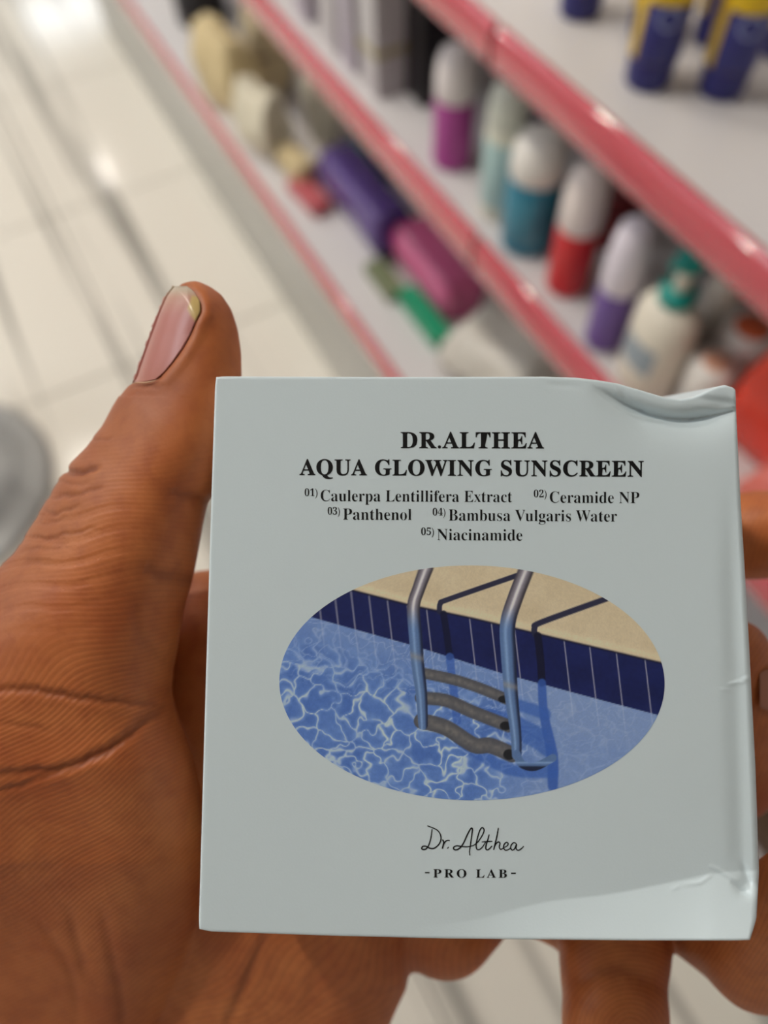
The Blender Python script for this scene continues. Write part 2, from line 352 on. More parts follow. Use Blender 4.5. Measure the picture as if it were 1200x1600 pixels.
def poly_dist(px, py, pts):               # distance to a polyline and fraction along it
    d = np.full(np.shape(px), 1e9); fr = np.zeros(np.shape(px)); n = len(pts) - 1
    for i in range(n):
        ax, ay = pts[i][:2]; bx, by = pts[i + 1][:2]; vx, vy = bx - ax, by - ay; L = vx * vx + vy * vy + 1e-9
        t = np.clip(((px - ax) * vx + (py - ay) * vy) / L, 0, 1); q = np.hypot(px - ax - t * vx, py - ay - t * vy)
        m = q < d; d = np.where(m, q, d); fr = np.where(m, (i + t) / n, fr)
    return d, fr
CREASE_TOP = [(905, 598), (930, 606), (960, 622), (1000, 642), (1050, 654), (1100, 652), (1160, 638)]
KINK = [(560, 1475), (640, 1452), (740, 1437), (850, 1410), (960, 1396), (1040, 1380), (1090, 1370), (1118, 1364), (1180, 1360)]
WR = [([(1110, 1353), (1122, 1359), (1135, 1367), (1150, 1376)], .30, 2.6), ([(1145, 1380), (1158, 1392), (1170, 1396)], -.5, 3.5),
      ([(1070, 1382), (1095, 1379), (1110, 1368)], .16, 3), ([(1160, 1348), (1166, 1368), (1175, 1385)], -.45, 5), ([(1140, 1069), (1152, 1066), (1164, 1066)], .22, 2.4),
      ([(1126, 1077), (1140, 1079)], .14, 2.4), ([(1160, 1062), (1172, 1058)], .2, 2.6), ([(975, 612), (990, 632), (1010, 646), (1030, 652)], -.22, 3),
      ([(985, 640), (1005, 652), (1030, 657)], .15, 3), ([(1090, 622), (1120, 626), (1150, 630)], -.45, 5), ([(1050, 1390), (1062, 1384)], .1, 3),
      ([(960, 598), (972, 612), (978, 622)], -.18, 4), ([(855, 601), (905, 604)], -.1, 4), ([(930, 612), (952, 630), (968, 644)], -.2, 2.4), ([(965, 632), (990, 648), (1020, 655), (1050, 661)], .2, 2.2), ([(978, 648), (1005, 660), (1060, 664)], -.16, 2.4), ([(1085, 634), (1120, 640), (1148, 636)], .3, 3), ([(960, 604), (966, 616), (974, 624)], .2, 3)]
CREASE_TOP = smoothpts(CREASE_TOP, 8); KINK = smoothpts(KINK, 8)
def bulge(px, py):                        # millimetres towards the viewer
    px = np.asarray(px, float); py = np.asarray(py, float); b = np.zeros(px.shape)
    yc = seg_interp([(p[0], p[1]) for p in CREASE_TOP], px); yt = top_edge(px); on = sstep(915, 1010, px)
    u = np.clip((py - yt) / np.maximum(yc - yt, 6), 0, None)
    roll = np.where(u < 1, -3.0 * u ** 2.6, -3.0 * np.exp(-np.clip(py - yc, 0, 300) / 20.0))
    b += on * roll * (1 - .45 * sstep(1080, 1160, px))
    yk = seg_interp([(p[0], p[1]) for p in KINK], px)
    b += sstep(600, 1000, px) * .036 * np.clip(py - yk, 0, 200) * (1 + .3 * sstep(1000, 1180, px))
    b += -.42 * np.exp(-((px - 1146 - (py - 900) * .028) / 16.0) ** 2) * sstep(700, 950, py) * (1 - sstep(1330, 1390, py))
    b += -.8 * np.exp(-(((px - 1166) / 14.0) ** 2 + ((py - 1385) / 15.0) ** 2))
    b += .18 * np.sin(px / 130.0 + .6) * np.sin(py / 170.0)
    for pl, a, w in WR:
        d, fr = poly_dist(px, py, pl); b += a * .9 * np.exp(-(d / w) ** 2) * np.sin(np.pi * np.clip(fr * .9 + .05, 0, 1)) ** .5
    return b
def top_edge(px):
    return np.interp(px, [339, 600, 850, 900, 935, 965, 1000, 1040, 1062, 1085, 1105, 1122, 1135, 1146, 1152], [592, 593, 592.5, 594, 598, 603, 613, 625, 628, 624, 615, 608, 605, 608, 616])
def bot_edge(px): return np.interp(px, [313, 330, 500, 700, 1000, 1172], [1450, 1453, 1459, 1464, 1467, 1467])
def left_edge(py): return np.interp(py, [591, 800, 1100, 1452], [340, 333, 324, 314])
def fold_edge(py): return np.interp(py, [600, 640, 780, 1000, 1200, 1360, 1440, 1468], [1149, 1147, 1152, 1163, 1172, 1178, 1174, 1170])
def sil_edge(py): return np.interp(py, [600, 625, 640, 780, 1000, 1200, 1370, 1440, 1468], [1153, 1156, 1157, 1165, 1179, 1190, 1196, 1192, 1182])
def zplane(py): return 1.0 / (7.194 + (np.asarray(py, float) - 598) / 862.0 * .44)
def F(px, py, off=0.0):                   # camera-space point of the carton's front, off = mm above the board
    z = zplane(py) - (bulge(px, py) + off) * .001
    return np.stack([(px - 600) / FPX * z, (py - 800) / FPX * z, z * np.ones(np.shape(px))], -1)
NU, NV = 330, 340
uu = np.linspace(0, 1, NU); vv = np.linspace(0, 1, NV)
U, Vg = np.meshgrid(uu, vv)
ya = 598 + Vg * 862
xl = left_edge(ya); xr = fold_edge(ya); PX = xl + (xr - xl) * U
PY = top_edge(PX) + (bot_edge(PX) - top_edge(PX)) * Vg
for _ in range(2):
    xl = left_edge(PY); xr = fold_edge(PY); PX = xl + (xr - xl) * U
    PY = top_edge(PX) + (bot_edge(PX) - top_edge(PX)) * Vg
CF = F(PX, PY).reshape(-1, 3)
quads = [grid_q(NU, NV)[:, ::-1]]
# boundary loop
idx = np.arange(NU * NV).reshape(NV, NU)
loop = np.concatenate([idx[0, :-1], idx[:-1, -1], idx[-1, :0:-1], idx[:0:-1, 0]])
LP = CF[loop]; lpx = PX.ravel()[loop]; lpy = PY.ravel()[loop]; nL = len(loop)
out = np.zeros((nL, 3)); side = np.zeros(nL, int)
out[:NU - 1] = (0, -1, 0); side[:NU - 1] = 0
out[NU - 1:NU - 1 + NV - 1] = (1, 0, 0); side[NU - 1:NU - 1 + NV - 1] = 1
out[NU + NV - 2:2 * NU + NV - 3] = (0, 1, 0); side[NU + NV - 2:2 * NU + NV - 3] = 2
out[2 * NU + NV - 3:] = (-1, 0, 0); side[2 * NU + NV - 3:] = 3
k = 9                                    # turn the direction smoothly around the corners
ker = np.ones(2 * k + 1) / (2 * k + 1)
out = np.stack([np.convolve(np.concatenate([out[-k:, c], out[:, c], out[:k, c]]), ker, 'valid') for c in range(3)], 1)
out /= np.linalg.norm(out, axis=1)[:, None]
rightness = np.clip(out[:, 0], 0, 1)
ext = np.where(rightness > 0, (sil_edge(lpy) - fold_edge(lpy)) / FPX * LP[:, 2], 0)
BACK = np.array([0, -.08, 1.0]); BACK /= np.linalg.norm(BACK)
rings = []
DEPTH = .028
for a in (.25, .5, .75, 1.0):
    ang = a * math.pi / 2
    r0 = .0005
    ring_ = LP + out * (r0 * math.sin(ang)) + BACK * (r0 * (1 - math.cos(ang)))
    wr = out * (ext * math.sin(ang))[:, None] + BACK * (.0035 * (1 - math.cos(ang)))
    ring_ = np.where((rightness > 0)[:, None], LP + (out * (r0 * math.sin(ang)) + BACK * (r0 * (1 - math.cos(ang)))) * (1 - rightness)[:, None] + wr * rightness[:, None], ring_)
    rings.append(ring_)
SIDE_RINGS = [r.copy() for r in rings]
base_r = rings[-1]
for t in (.15, .4, .7, .95, 1.0):
    sh = 1 - .04 * (1 if t == 1.0 else 0)
    q = base_r + BACK * (DEPTH * t)
    q = q - out * (.006 * t * rightness)[:, None]
    zmix = LP[:, 2].mean() + DEPTH
    q = q + BACK * ((np.median(LP[:, 2]) - LP[:, 2]) * .0)[:, None]
    if t == 1.0: q = q - out * .0006
    rings.append(q)
allv = [CF]; prev = loop; base = len(CF)
for r in rings:
    ids = base + np.arange(nL); nx = np.roll(ids, -1); pv = np.roll(prev, -1)
    quads.append(np.stack([prev, pv, nx, ids], 1)); allv.append(r); prev = ids; base += nL
# back: shrink ring to the centre
cen = rings[-1].mean(0)
for f_ in (.5, .02):
    r = cen + (rings[-1] - cen) * f_; ids = base + np.arange(nL); nx = np.roll(ids, -1); pv = np.roll(prev, -1)
    quads.append(np.stack([prev, pv, nx, ids], 1)); allv.append(r); prev = ids; base += nL
CV = np.concatenate(allv)
CB = w_([0.014, .03, .15])
carton_root = empty('sunscreen_carton', CB)
tag(carton_root, 'square pale blue-grey sunscreen carton with dented top right corner, held by the hand', 'box')
def camlink(name, V, Q, m, parent, smooth=True, origin=CB):
    return link(name, np_mesh(name, w_(V) - origin, Q, smooth), m, parent)
carton_m = mat('satin_pale_blue_board', (222, 236, 241), .36, .5, bump=.03, bscale=2600)
camlink('carton_body', CV, np.concatenate(quads), carton_m, carton_root)

ink = mat('black_ink', (14, 14, 16), .5, .3)
def mb(s):
    o = ''
    for c in s:
        if 'A' <= c <= 'Z': o += chr(0x1D400 + ord(c) - 65)
        elif 'a' <= c <= 'z': o += chr(0x1D41A + ord(c) - 97)
        elif '0' <= c <= '9': o += chr(0x1D7CE + ord(c) - 48)
        else: o += c
    return o
def text_flat(s, spacing=1.0, offset=0.0):
    cu = bpy.data.curves.new('lettering', 'FONT'); cu.body = mb(s); cu.space_character = spacing; cu.offset = offset; cu.resolution_u = 3
    ob = bpy.data.objects.new('lettering', cu); COL.objects.link(ob)
    dg = bpy.context.evaluated_depsgraph_get(); me = bpy.data.meshes.new_from_object(ob.evaluated_get(dg))
    vs = np.array([v.co[:2] for v in me.vertices]); fs = [tuple(p.vertices) for p in me.polygons]
    bpy.data.objects.remove(ob); bpy.data.curves.remove(cu); bpy.data.meshes.remove(me)
    return vs, fs
def print_text(name, s, x0, x1, yb, hcap, slope=0.0, spacing=1.0, offset=0.0, parent=None):
    """lettering whose ink spans x0..x1 with its baseline at yb (left) and capitals hcap high, on the board"""
    vs, fs = text_flat(s, spacing, offset)
    a, b = vs[:, 0].min(), vs[:, 0].max(); sx = (x1 - x0) / (b - a); sy = hcap / .66
    px = x0 + (vs[:, 0] - a) * sx; py = yb + (px - x0) * slope - vs[:, 1] * sy
    W = w_(F(px, py, .045)) - CB
    me = meshd(name, W, fs, False); return link(name, me, ink, parent or carton_root)
print_text('brand_lettering', 'DR.ALTHEA', 626, 850, 700, 24, 0.002, 1.06, .009)
print_text('title_lettering', 'AQUA GLOWING SUNSCREEN', 468, 1006, 742, 23.5, 0.005, 1.05, .009)
for (s, x0, x1, yb) in (('Caulerpa Lentillifera Extract', 501, 800, 783), ('Ceramide NP', 859, 999, 785.5), ('Panthenol', 536, 643, 812), ('Bambusa Vulgaris Water', 701, 964, 813.5), ('Niacinamide', 683, 816, 844)):
    print_text('ingredient_lettering', s, x0, x1, yb, 17.2, 0.006, 1.0, -.008)
for (s, x0, x1, yb) in (('01)', 476, 496, 775), ('02)', 834, 854, 777), ('03)', 512, 531, 804), ('04)', 676, 696, 805.5), ('05)', 658, 678, 836)):
    print_text('ingredient_number', s, x0, x1, yb, 11, 0, 1.0, -.006)
print_text('lab_lettering', 'PRO LAB', 677, 792, 1371, 12.5, 0.004, 1.35)
for x0, x1, y in ((664, 671, 1363.5), (798.5, 806, 1364.5)):
    q = F(np.array([x0, x1, x1, x0], float), np.array([y - 1, y - 1, y + 1, y + 1], float), .045)
    camlink('dash', q, np.array([[0, 3, 2, 1]]), ink, carton_root, False)
# handwritten logo, drawn stroke by stroke
S_ = lambda L: [(600 + x / 4.286, 1260 + y / 4.286) for x, y in L]
strokes = [
    ([(290, 130), (350, 155), (376, 185), (381, 222), (366, 256), (335, 280), (308, 280), (280, 267), (260, 268), (252, 281), (262, 289), (282, 284), (300, 258), (314, 210), (322, 152)], 9),
    ([(392, 222), (400, 240), (396, 262), (390, 284)], 10), ([(396, 262), (410, 236), (426, 228), (441, 229)], 8), ([(426, 275), (430, 279)], 16),
    ([(600, 262), (560, 270), (520, 268), (488, 264), (468, 272), (467, 286), (484, 291), (508, 278), (532, 246), (560, 186), (582, 148), (592, 152), (588, 190), (580, 250), (573, 300), (575, 328)], 9),
    ([(596, 264), (630, 236), (660, 190), (670, 158), (658, 142), (642, 160), (626, 210), (617, 256), (622, 286), (640, 288), (660, 270), (680, 240)], 8.5),
    ([(704, 188), (694, 226), (682, 266), (684, 288), (700, 288), (724, 264)], 9), ([(655, 238), (690, 235), (726, 234)], 7),
    ([(766, 144), (756, 200), (744, 250), (734, 292)], 9), ([(737, 276), (752, 248), (768, 238), (776, 248), (772, 272), (782, 288), (802, 276)], 8.5),
    ([(800, 276), (822, 266), (832, 250), (820, 241), (806, 252), (800, 274), (812, 293), (836, 288), (850, 274)], 8),
    ([(886, 250), (870, 242), (854, 256), (848, 278), (858, 292), (874, 284), (888, 252), (884, 280), (898, 294), (918, 284), (936, 266)], 8.5)]
sv = []; sf = []
for L, wd_ in strokes:
    P = smoothpts(S_(L), 6); T = np.gradient(P, axis=0); T /= np.linalg.norm(T, axis=1)[:, None] + 1e-9; N = np.stack([-T[:, 1], T[:, 0]], 1)
    n = len(P); ww = wd_ / 4.286 / 2 * (1 - .25 * np.abs(np.linspace(-1, 1, n)) ** 3); b0 = len(sv)
    for i in range(n): sv.append(P[i] + N[i] * ww[i]); sv.append(P[i] - N[i] * ww[i])
    for i in range(n - 1): sf.append((b0 + 2 * i, b0 + 2 * i + 1, b0 + 2 * i + 3, b0 + 2 * i + 2))
sv = np.array(sv); link('signature_logo', meshd('signature_logo', w_(F(sv[:, 0], sv[:, 1], .05)) - CB, sf, False), ink, carton_root)

# ---- the oval printed picture of a pool ladder
def vor(px, py, sc, seed, ax=1.0, ay=1.0):
    rs = np.random.RandomState(seed); x = px / sc * ax; y = py / sc * ay; ix = np.floor(x).astype(int); iy = np.floor(y).astype(int)
    R = rs.rand(200, 200, 2); f1 = np.full(px.shape, 9.); f2 = np.full(px.shape, 9.)
    for dx in (-1, 0, 1):
        for dy in (-1, 0, 1):
            j = R[(ix + dx) % 200, (iy + dy) % 200]; d = np.hypot(ix + dx + j[..., 0] - x, iy + dy + j[..., 1] - y)
            m = d < f1; f2 = np.where(m, f1, np.minimum(f2, d)); f1 = np.where(m, d, f1)
    return f1, f2
def vn(px, py, sc, seed):
    rs = np.random.RandomState(seed); R = rs.rand(128, 128); x = px / sc; y = py / sc; ix = np.floor(x).astype(int); iy = np.floor(y).astype(int)
    fx = x - ix; fy = y - iy; fx = fx * fx * (3 - 2 * fx); fy = fy * fy * (3 - 2 * fy); g = lambda a, b: R[(ix + a) % 128, (iy + b) % 128]
    return (g(0, 0) * (1 - fx) + g(1, 0) * fx) * (1 - fy) + (g(0, 1) * (1 - fx) + g(1, 1) * fx) * fy
def paint(px, py):
    X = (px - 420) * 1.875; Y = (py - 860) * 1.875      # picture units
    A = lambda c: np.array(c, float)
    cop = np.interp(X, [0, 240, 410, 600, 860, 1150, 1200], [52, 116, 160, 200, 262, 330, 342]); wat = np.interp(X, [0, 130, 410, 690, 1025, 1140, 1200], [160, 197, 275, 362, 452, 482, 497])
    n1 = vn(X, Y, 60, 1); n2 = vn(X, Y, 9, 2); n3 = vn(X, Y, 3, 3)
    def mix(c, d, t): return c * (1 - t[..., None]) + A(d) * t[..., None]
    col = np.zeros(px.shape + (3,)); col[:] = A((204, 190, 162)); col = mix(col, (186, 170, 140), np.clip(n1 * .5 + n2 * .25, 0, 1)); col = mix(col, (222, 208, 178), np.exp(-((Y - cop + 16) / 12) ** 2) * .5)
    # water
    wx = X + 60 * (vn(X, Y, 55, 5) - .5) + 26 * (vn(X, Y, 19, 6) - .5); wy = Y + 60 * (vn(X, Y, 55, 7) - .5) + 26 * (vn(X, Y, 19, 8) - .5)
    near = sstep(250, 520, Y - (X - 100) * .12); sc = 62
    f1, f2 = vor(wx, wy * (1.15), sc, 11); line = np.exp(-((f2 - f1) / (.03 + .12 * vn(X, Y, 33, 21))) ** 2); halo = np.exp(-((f2 - f1) / .25) ** 2)
    g1, g2 = vor(wx * .8 + 400, wy * 1.9, 46, 12); line2 = np.exp(-((g2 - g1) / .10) ** 2)
    wcol = np.zeros_like(col); wcol[:] = A((92, 126, 190)); wcol = mix(wcol, (62, 96, 168), n1 * .6 + .25 * n2)
    right = sstep(640, 900, X + (Y - 500) * .3); top_ = 1 - sstep(0, 150, Y - wat)
    wcol = mix(wcol, (128, 150, 192), np.clip(right * .75 + top_ * .55, 0, .85))
    amp = (1 - right * .85)
    wcol = mix(wcol, (138, 168, 214), halo * .45 * amp * sstep(20, 140, Y - wat)); wcol = mix(wcol, (212, 222, 232), line * .8 * amp * sstep(60, 180, Y - wat) * (.45 + .55 * vn(X, Y, 50, 15)))
    wcol = mix(wcol, (196, 208, 224), line2 * .45 * amp * (1 - sstep(100, 240, Y - wat)) * (.4 + .6 * n1)); wcol = mix(wcol, (170, 184, 208), line2 * .2 * right)
    under = Y > wat; us = sstep(-1.6, 1.6, Y - wat)[..., None]; cs = sstep(-1.6, 1.6, Y - cop)[..., None]
    gx0 = [140, 190, 240, 293, 347, 405, 462, 588, 652, 720, 865, 940, 1018, 1102]; grout = np.zeros(px.shape); gy = Y - cop
    for g in gx0: grout = np.maximum(grout, np.exp(-((X - g - gy * .12) / 1.9) ** 2))
    wcol = mix(wcol, (190, 198, 214), grout * .35 * (1 - sstep(20, 130, Y - wat)))
    tl = np.zeros_like(col); tl[:] = A((24, 34, 92)); tl = mix(tl, (14, 22, 66), n1 * .5 + n2 * .3); tl = mix(tl, (170, 168, 180), grout * .85)
    tile_ = (Y > cop) & ~under
    col = col * (1 - cs) + tl * cs; col = mix(col, (18, 18, 40), np.exp(-((Y - cop) / 3.2) ** 2) * .9 * (~under)); col = col * (1 - us) + wcol * us
    def stroke(col, pts, w, c, a=1.0, soft=1.6, sm=True):
        P = smoothpts([(p[0], p[1]) for p in pts], 5) if sm else np.array(pts, float)
        d, fr = poly_dist(X, Y, P); ws = np.interp(fr, np.linspace(0, 1, len(w)), w) if isinstance(w, (list, tuple)) else w
        return mix(col, c, a * (1 - sstep(ws / 2 - soft, ws / 2 + soft, d))), d, fr, ws, P
    # cast shadows
    col = stroke(col, [(737, 70), (530, 142), (503, 155), (500, 180)], 15, (34, 36, 62), .95)[0]
    col = stroke(col, [(988, 142), (800, 210), (779, 226), (779, 246)], 17, (34, 36, 62), .95)[0]
    col = stroke(col, [(512, 186), (522, 250), (530, 312)], 20, (12, 16, 44), .8)[0]; col = stroke(col, [(788, 250), (796, 320), (800, 388)], 22, (12, 14, 38), .85)[0]
    col = stroke(col, [(530, 312), (540, 400), (552, 500)], 24, (56, 92, 172), .75, 3)[0]; col = stroke(col, [(800, 388), (806, 480), (830, 600), (832, 690)], [24, 26, 34, 30], (50, 86, 166), .85, 3)[0]
    for p in ([(720, 450), (770, 465), (810, 480)], [(600, 470), (720, 500), (800, 540)], [(735, 540), (780, 562), (820, 590)], [(560, 560), (700, 640), (830, 650)]):
        col = stroke(col, p, 34, (54, 92, 172), .7, 5)[0]
    # steps
    for p, w in (([(440, 357), (540, 378), (620, 404), (697, 436)], 32), ([(447, 432), (520, 440), (590, 470), (640, 490), (702, 514)], 38), ([(448, 500), (520, 520), (600, 570), (650, 572), (712, 598)], 46)):
        q = stroke(col, p, w, (74, 74, 80), .96, 2)[0]; d, fr = poly_dist(X, Y, smoothpts(p, 5))
        up = np.exp(-((d / (w * .3)) ** 2)); col = mix(q, (122, 120, 116), np.where(d < w * .45, up * .55 * (.5 + n2), 0)); 
        e = p[-1]; col = mix(col, (26, 28, 34), 1 - sstep(.8, 1.1, np.hypot((X - e[0] + 8) / 18, (Y - e[1]) / (w * .36))))
    # rails
    for p, w in (([(462, 50), (440, 110), (424, 165), (430, 250), (436, 330), (447, 420), (452, 512)], [42, 38, 38, 40, 38, 34, 28]), ([(755, 55), (722, 140), (700, 215), (702, 300), (710, 420), (724, 540), (726, 600)], [46, 46, 46, 46, 40, 32, 28]), ([(726, 596), (742, 626), (780, 634), (832, 608)], 24)):
        P = smoothpts(p, 5); d, fr = poly_dist(X, Y, P); ws = np.interp(fr, np.linspace(0, 1, len(w)), w) if isinstance(w, list) else w
        sgn = X - np.interp(Y, P[:, 1], P[:, 0]) if len(p) > 4 else Y - 625; tt = np.clip(sgn / (ws / 2), -1, 1); ins = 1 - sstep(ws / 2 - 2, ws / 2 + 1.4, d); low = sstep(150, 240, Y)
        c = np.zeros_like(col); c[:] = A((112, 108, 118)); c = mix(c, (220, 216, 226), np.exp(-((tt + .05) / .28) ** 2)); c = mix(c, (58, 54, 62), sstep(.45, .95, tt)); c = mix(c, (60, 56, 70), sstep(.6, 1, -tt) * .8)
        cl = np.zeros_like(col); cl[:] = A((84, 112, 158)); cl = mix(cl, (120, 150, 192), np.exp(-((tt + .25) / .25) ** 2)); cl = mix(cl, (28, 36, 62), sstep(.3, .9, tt)); cl = mix(cl, (150, 140, 130), np.exp(-((Y - wat - 30) / 10) ** 2) * .5)
        c = c * (1 - low[..., None]) + cl * low[..., None]; col = col * (1 - ins[..., None]) + c * ins[..., None]
    col = col * (1 + .05 * (n3[..., None] - .5)) 
    return np.clip(col, 0, 255)
EN, EM = 540, 340
t = np.linspace(-1, 1, EM); s = np.linspace(-1, 1, EN)
th = np.sin(t * math.pi / 2); Sg, Tg = np.meshgrid(s, th)
ex = 737.5 + 301 * np.sqrt(np.clip(1 - Tg ** 2, 0, 1)) * Sg; ey = 1067 + 183.5 * Tg + (ex - 737.5) * .006
camlink_o = camlink('pool_picture', F(ex, ey, .03).reshape(-1, 3), grid_q(EN, EM)[:, ::-1], None, carton_root)
pc = paint(ex, ey).reshape(-1, 3) / 255.0
pc = np.clip(pc, 0, 1)
pc = np.where(pc <= .04045, pc / 12.92, ((pc + .055) / 1.055) ** 2.4)
me = camlink_o.data; 
pc = np.clip(pc * 1.5, 0, .9)
ca = me.color_attributes.new('ink_colour', 'FLOAT_COLOR', 'POINT')
if len(me.vertices) == len(pc):
    ca.data.foreach_set('color', np.concatenate([pc, np.ones((len(pc), 1))], 1).astype(np.float32).ravel())
pm = bpy.data.materials.new('printed_picture_ink'); pm.use_nodes = True; an = pm.node_tree.nodes.new('ShaderNodeVertexColor'); an.layer_name = 'ink_colour'
PBS = pm.node_tree.nodes['Principled BSDF']; pm.node_tree.links.new(an.outputs[0], PBS.inputs['Base Color']); PBS.inputs['Roughness'].default_value = .4
me.materials.append(pm)

# ---- outlined labels on the bulging side wall
def side_pt(py, a, off=.00006):           # a 0..1 around the bulge, py chooses the height
    j0 = NU - 1; j1 = NU + NV - 2; ys = lpy[j0:j1]; out_ = []
    rs = [LP[j0:j1]] + [r[j0:j1] for r in rings[:7]]; f = a * 7; i = min(int(f), 6); g = f - i
    return np.stack([np.interp(py, ys, rs[i][:, c] * (1 - g) + rs[i + 1][:, c] * g) for c in range(3)], -1) + np.array([off, 0, -off])
wlab = mat('side_label_white', (228, 220, 214), .45)
def side_patch(name, y0, y1, a0, a1, m, off):
    n = 14; ysx = np.linspace(y0, y1, n); asx = np.linspace(a0, a1, 10)
    V = np.array([side_pt(y, a, off) for y in ysx for a in asx]); camlink(name, V, grid_q(10, n)[:, ::-1], m, carton_root)
for (y0, y1, a0) in ((1190, 1245, .40), (1286, 1357, .42)):
    side_patch('side_label', y0, y1, a0, .95, wlab, .00005)
    for q in ((y0, y0 + 1.6, a0, .95), (y1 - 1.6, y1, a0, .95), (y0, y1, a0, a0 + .03)): side_patch('label_outline', *q, ink, .00009)

# ================================================================== THE HAND
ZR = 150.0                                # mm, reference distance of the silhouette coordinates
KP = ZR / FPX
THUMB = [(290, 441), (306, 441), (326, 446), (346, 460), (362, 484), (372, 515), (377, 550), (378, 600), (374, 660), (364, 710), (348, 748), (334, 772), (324, 788), (322, 800), (313, 850), (301, 905), (288, 950),
         (279, 1003), (270, 1045), (268, 1080), (276, 1112), (290, 1150), (301, 1185), (310, 1235), (318, 1300), (322, 1360), (322, 1420), (314, 1480), (296, 1545), (278, 1605), (262, 1700), (250, 1900), (-110, 1980), (-330, 1800), (-320, 1400),
         (-200, 1120), (-70, 950), (0, 884), (22, 864), (58, 806), (78, 776), (90, 756), (95, 744), (106, 735), (108, 726), (124, 708), (139, 692), (143, 684), (160, 664), (176, 636), (192, 612), (206, 602),
         (214, 592), (223, 565), (236, 528), (250, 490), (262, 463), (274, 447)]
PALM = [(235, 985), (300, 940), (420, 940), (640, 980), (760, 1060), (800, 1200), (740, 1330), (690, 1420), (640, 1462), (641, 1500), (636, 1545), (618, 1580), (600, 1620), (560, 1760), (520, 1980), (200, 1990), (150, 1700), (240, 1500), (200, 1300), (215, 1100)]
def sd_poly(x, y, P):
    P = np.array(P, float); d = np.full(x.shape, 1e9); ins = np.zeros(x.shape, bool); n = len(P)
    for i in range(n):
        ax, ay = P[i]; bx, by = P[(i + 1) % n]; vx, vy = bx - ax, by - ay; L = vx * vx + vy * vy + 1e-9
        t = np.clip(((x - ax) * vx + (y - ay) * vy) / L, 0, 1); d = np.minimum(d, (x - ax - t * vx) ** 2 + (y - ay - t * vy) ** 2)
        c = ((ay > y) != (by > y)) & (x < (bx - ax) * (y - ay) / (by - ay + 1e-12) + ax); ins ^= c
    d = np.sqrt(d); return np.where(ins, -d, d)
def thumb_R(y): return np.interp(y, [440, 520, 600, 700, 780, 870, 1000, 1200, 1500, 1900], [8.0, 8.3, 10.0, 12.5, 14.0, 16.5, 19, 20, 19, 17])
def thumb_z(y): return np.interp(y, [440, 600, 780, 1000, 1200, 1350, 1600, 1720], [151, 151.5, 153, 157, 159, 164.5, 183, 188])
DS = .75
gx = np.arange(-345, 1345, DS / KP); gy = np.arange(425, 2000, DS / KP); gz = np.arange(127, 213, DS)
G2x, G2y = np.meshgrid(gx, gy, indexing='ij')
ST = sd_poly(G2x, G2y, THUMB) * KP; SP = sd_poly(G2x, G2y, PALM) * KP
def infl(S, R, zc, z, flat=1.0):
    q = np.maximum(S + R, 0.0)[..., None]; dz = (z[None, None, :] - zc[..., None]) / flat
    return (np.sqrt(q * q + dz * dz) - R[..., None])
def smin(a, b, k):
    h = np.clip(.5 + .5 * (b - a) / k, 0, 1); return b * (1 - h) + a * h - k * h * (1 - h)
Z = gz.astype(np.float32)
f = infl(ST.astype(np.float32), thumb_R(G2y).astype(np.float32), thumb_z(G2y).astype(np.float32), Z)
fp = infl(SP.astype(np.float32), (np.full(G2x.shape, 13.0)).astype(np.float32), (177 + 9 * sstep(1440, 1680, G2y)).astype(np.float32), Z)
f = smin(f, fp, 2.0)
CH = {  # chains of (px, py, mm away, radius in px of the reference plane)
    'index': [(330, 990, 182, 100), (640, 930, 186, 80), (950, 862, 186, 72), (1190, 836, 179, 66), (1300, 822, 166, 58)],
    'middle': [(420, 1100, 184, 95), (760, 1110, 188, 80), (1000, 1180, 188, 74), (1150, 1215, 180, 66), (1150, 1110, 170, 66), (1146, 1030, 166, 62)],
    'ring': [(520, 1230, 184, 90), (820, 1300, 187, 76), (1060, 1395, 182, 78), (1205, 1474, 165, 108), (1255, 1420, 152, 104)],
    'little': [(560, 1330, 184, 80), (760, 1365, 184, 60), (925, 1440, 178, 62), (962, 1500, 170, 84), (962, 1600, 164, 80), (945, 1740, 160, 70)],
    'heel': [(600, 1400, 182, 90), (698, 1462, 180, 72)],
    'heel2': [(700, 1462, 180, 64), (742, 1440, 181, 52)],
    'wrist': [(80, 1700, 166, 260), (20, 1960, 166, 230)],
}
def chain(f, pts, k):
    x = gx; y = gy
    for (a, b) in zip(pts[:-1], pts[1:]):
        R = max(a[3], b[3]) + 60
        i0, i1 = np.searchsorted(x, [min(a[0], b[0]) - R, max(a[0], b[0]) + R]); j0, j1 = np.searchsorted(y, [min(a[1], b[1]) - R, max(a[1], b[1]) + R])
        if i1 <= i0 or j1 <= j0: continue
        X_ = (x[i0:i1] * KP)[:, None, None]; Y_ = (y[j0:j1] * KP)[None, :, None]; Z_ = gz[None, None, :]
        A = np.array([a[0] * KP, a[1] * KP, a[2]]); B = np.array([b[0] * KP, b[1] * KP, b[2]]); D = B - A; L = D.dot(D)
        t = np.clip(((X_ - A[0]) * D[0] + (Y_ - A[1]) * D[1] + (Z_ - A[2]) * D[2]) / L, 0, 1)
        r = (a[3] + (b[3] - a[3]) * t) * KP
        d = np.sqrt((X_ - A[0] - t * D[0]) ** 2 + (Y_ - A[1] - t * D[1]) ** 2 + (Z_ - A[2] - t * D[2]) ** 2) - r
        f[i0:i1, j0:j1, :] = smin(f[i0:i1, j0:j1, :], d.astype(np.float32), k)
    return f
for nm, pts in CH.items():
    if nm == 'wrist': continue
    f = chain(f, pts, 2.2)
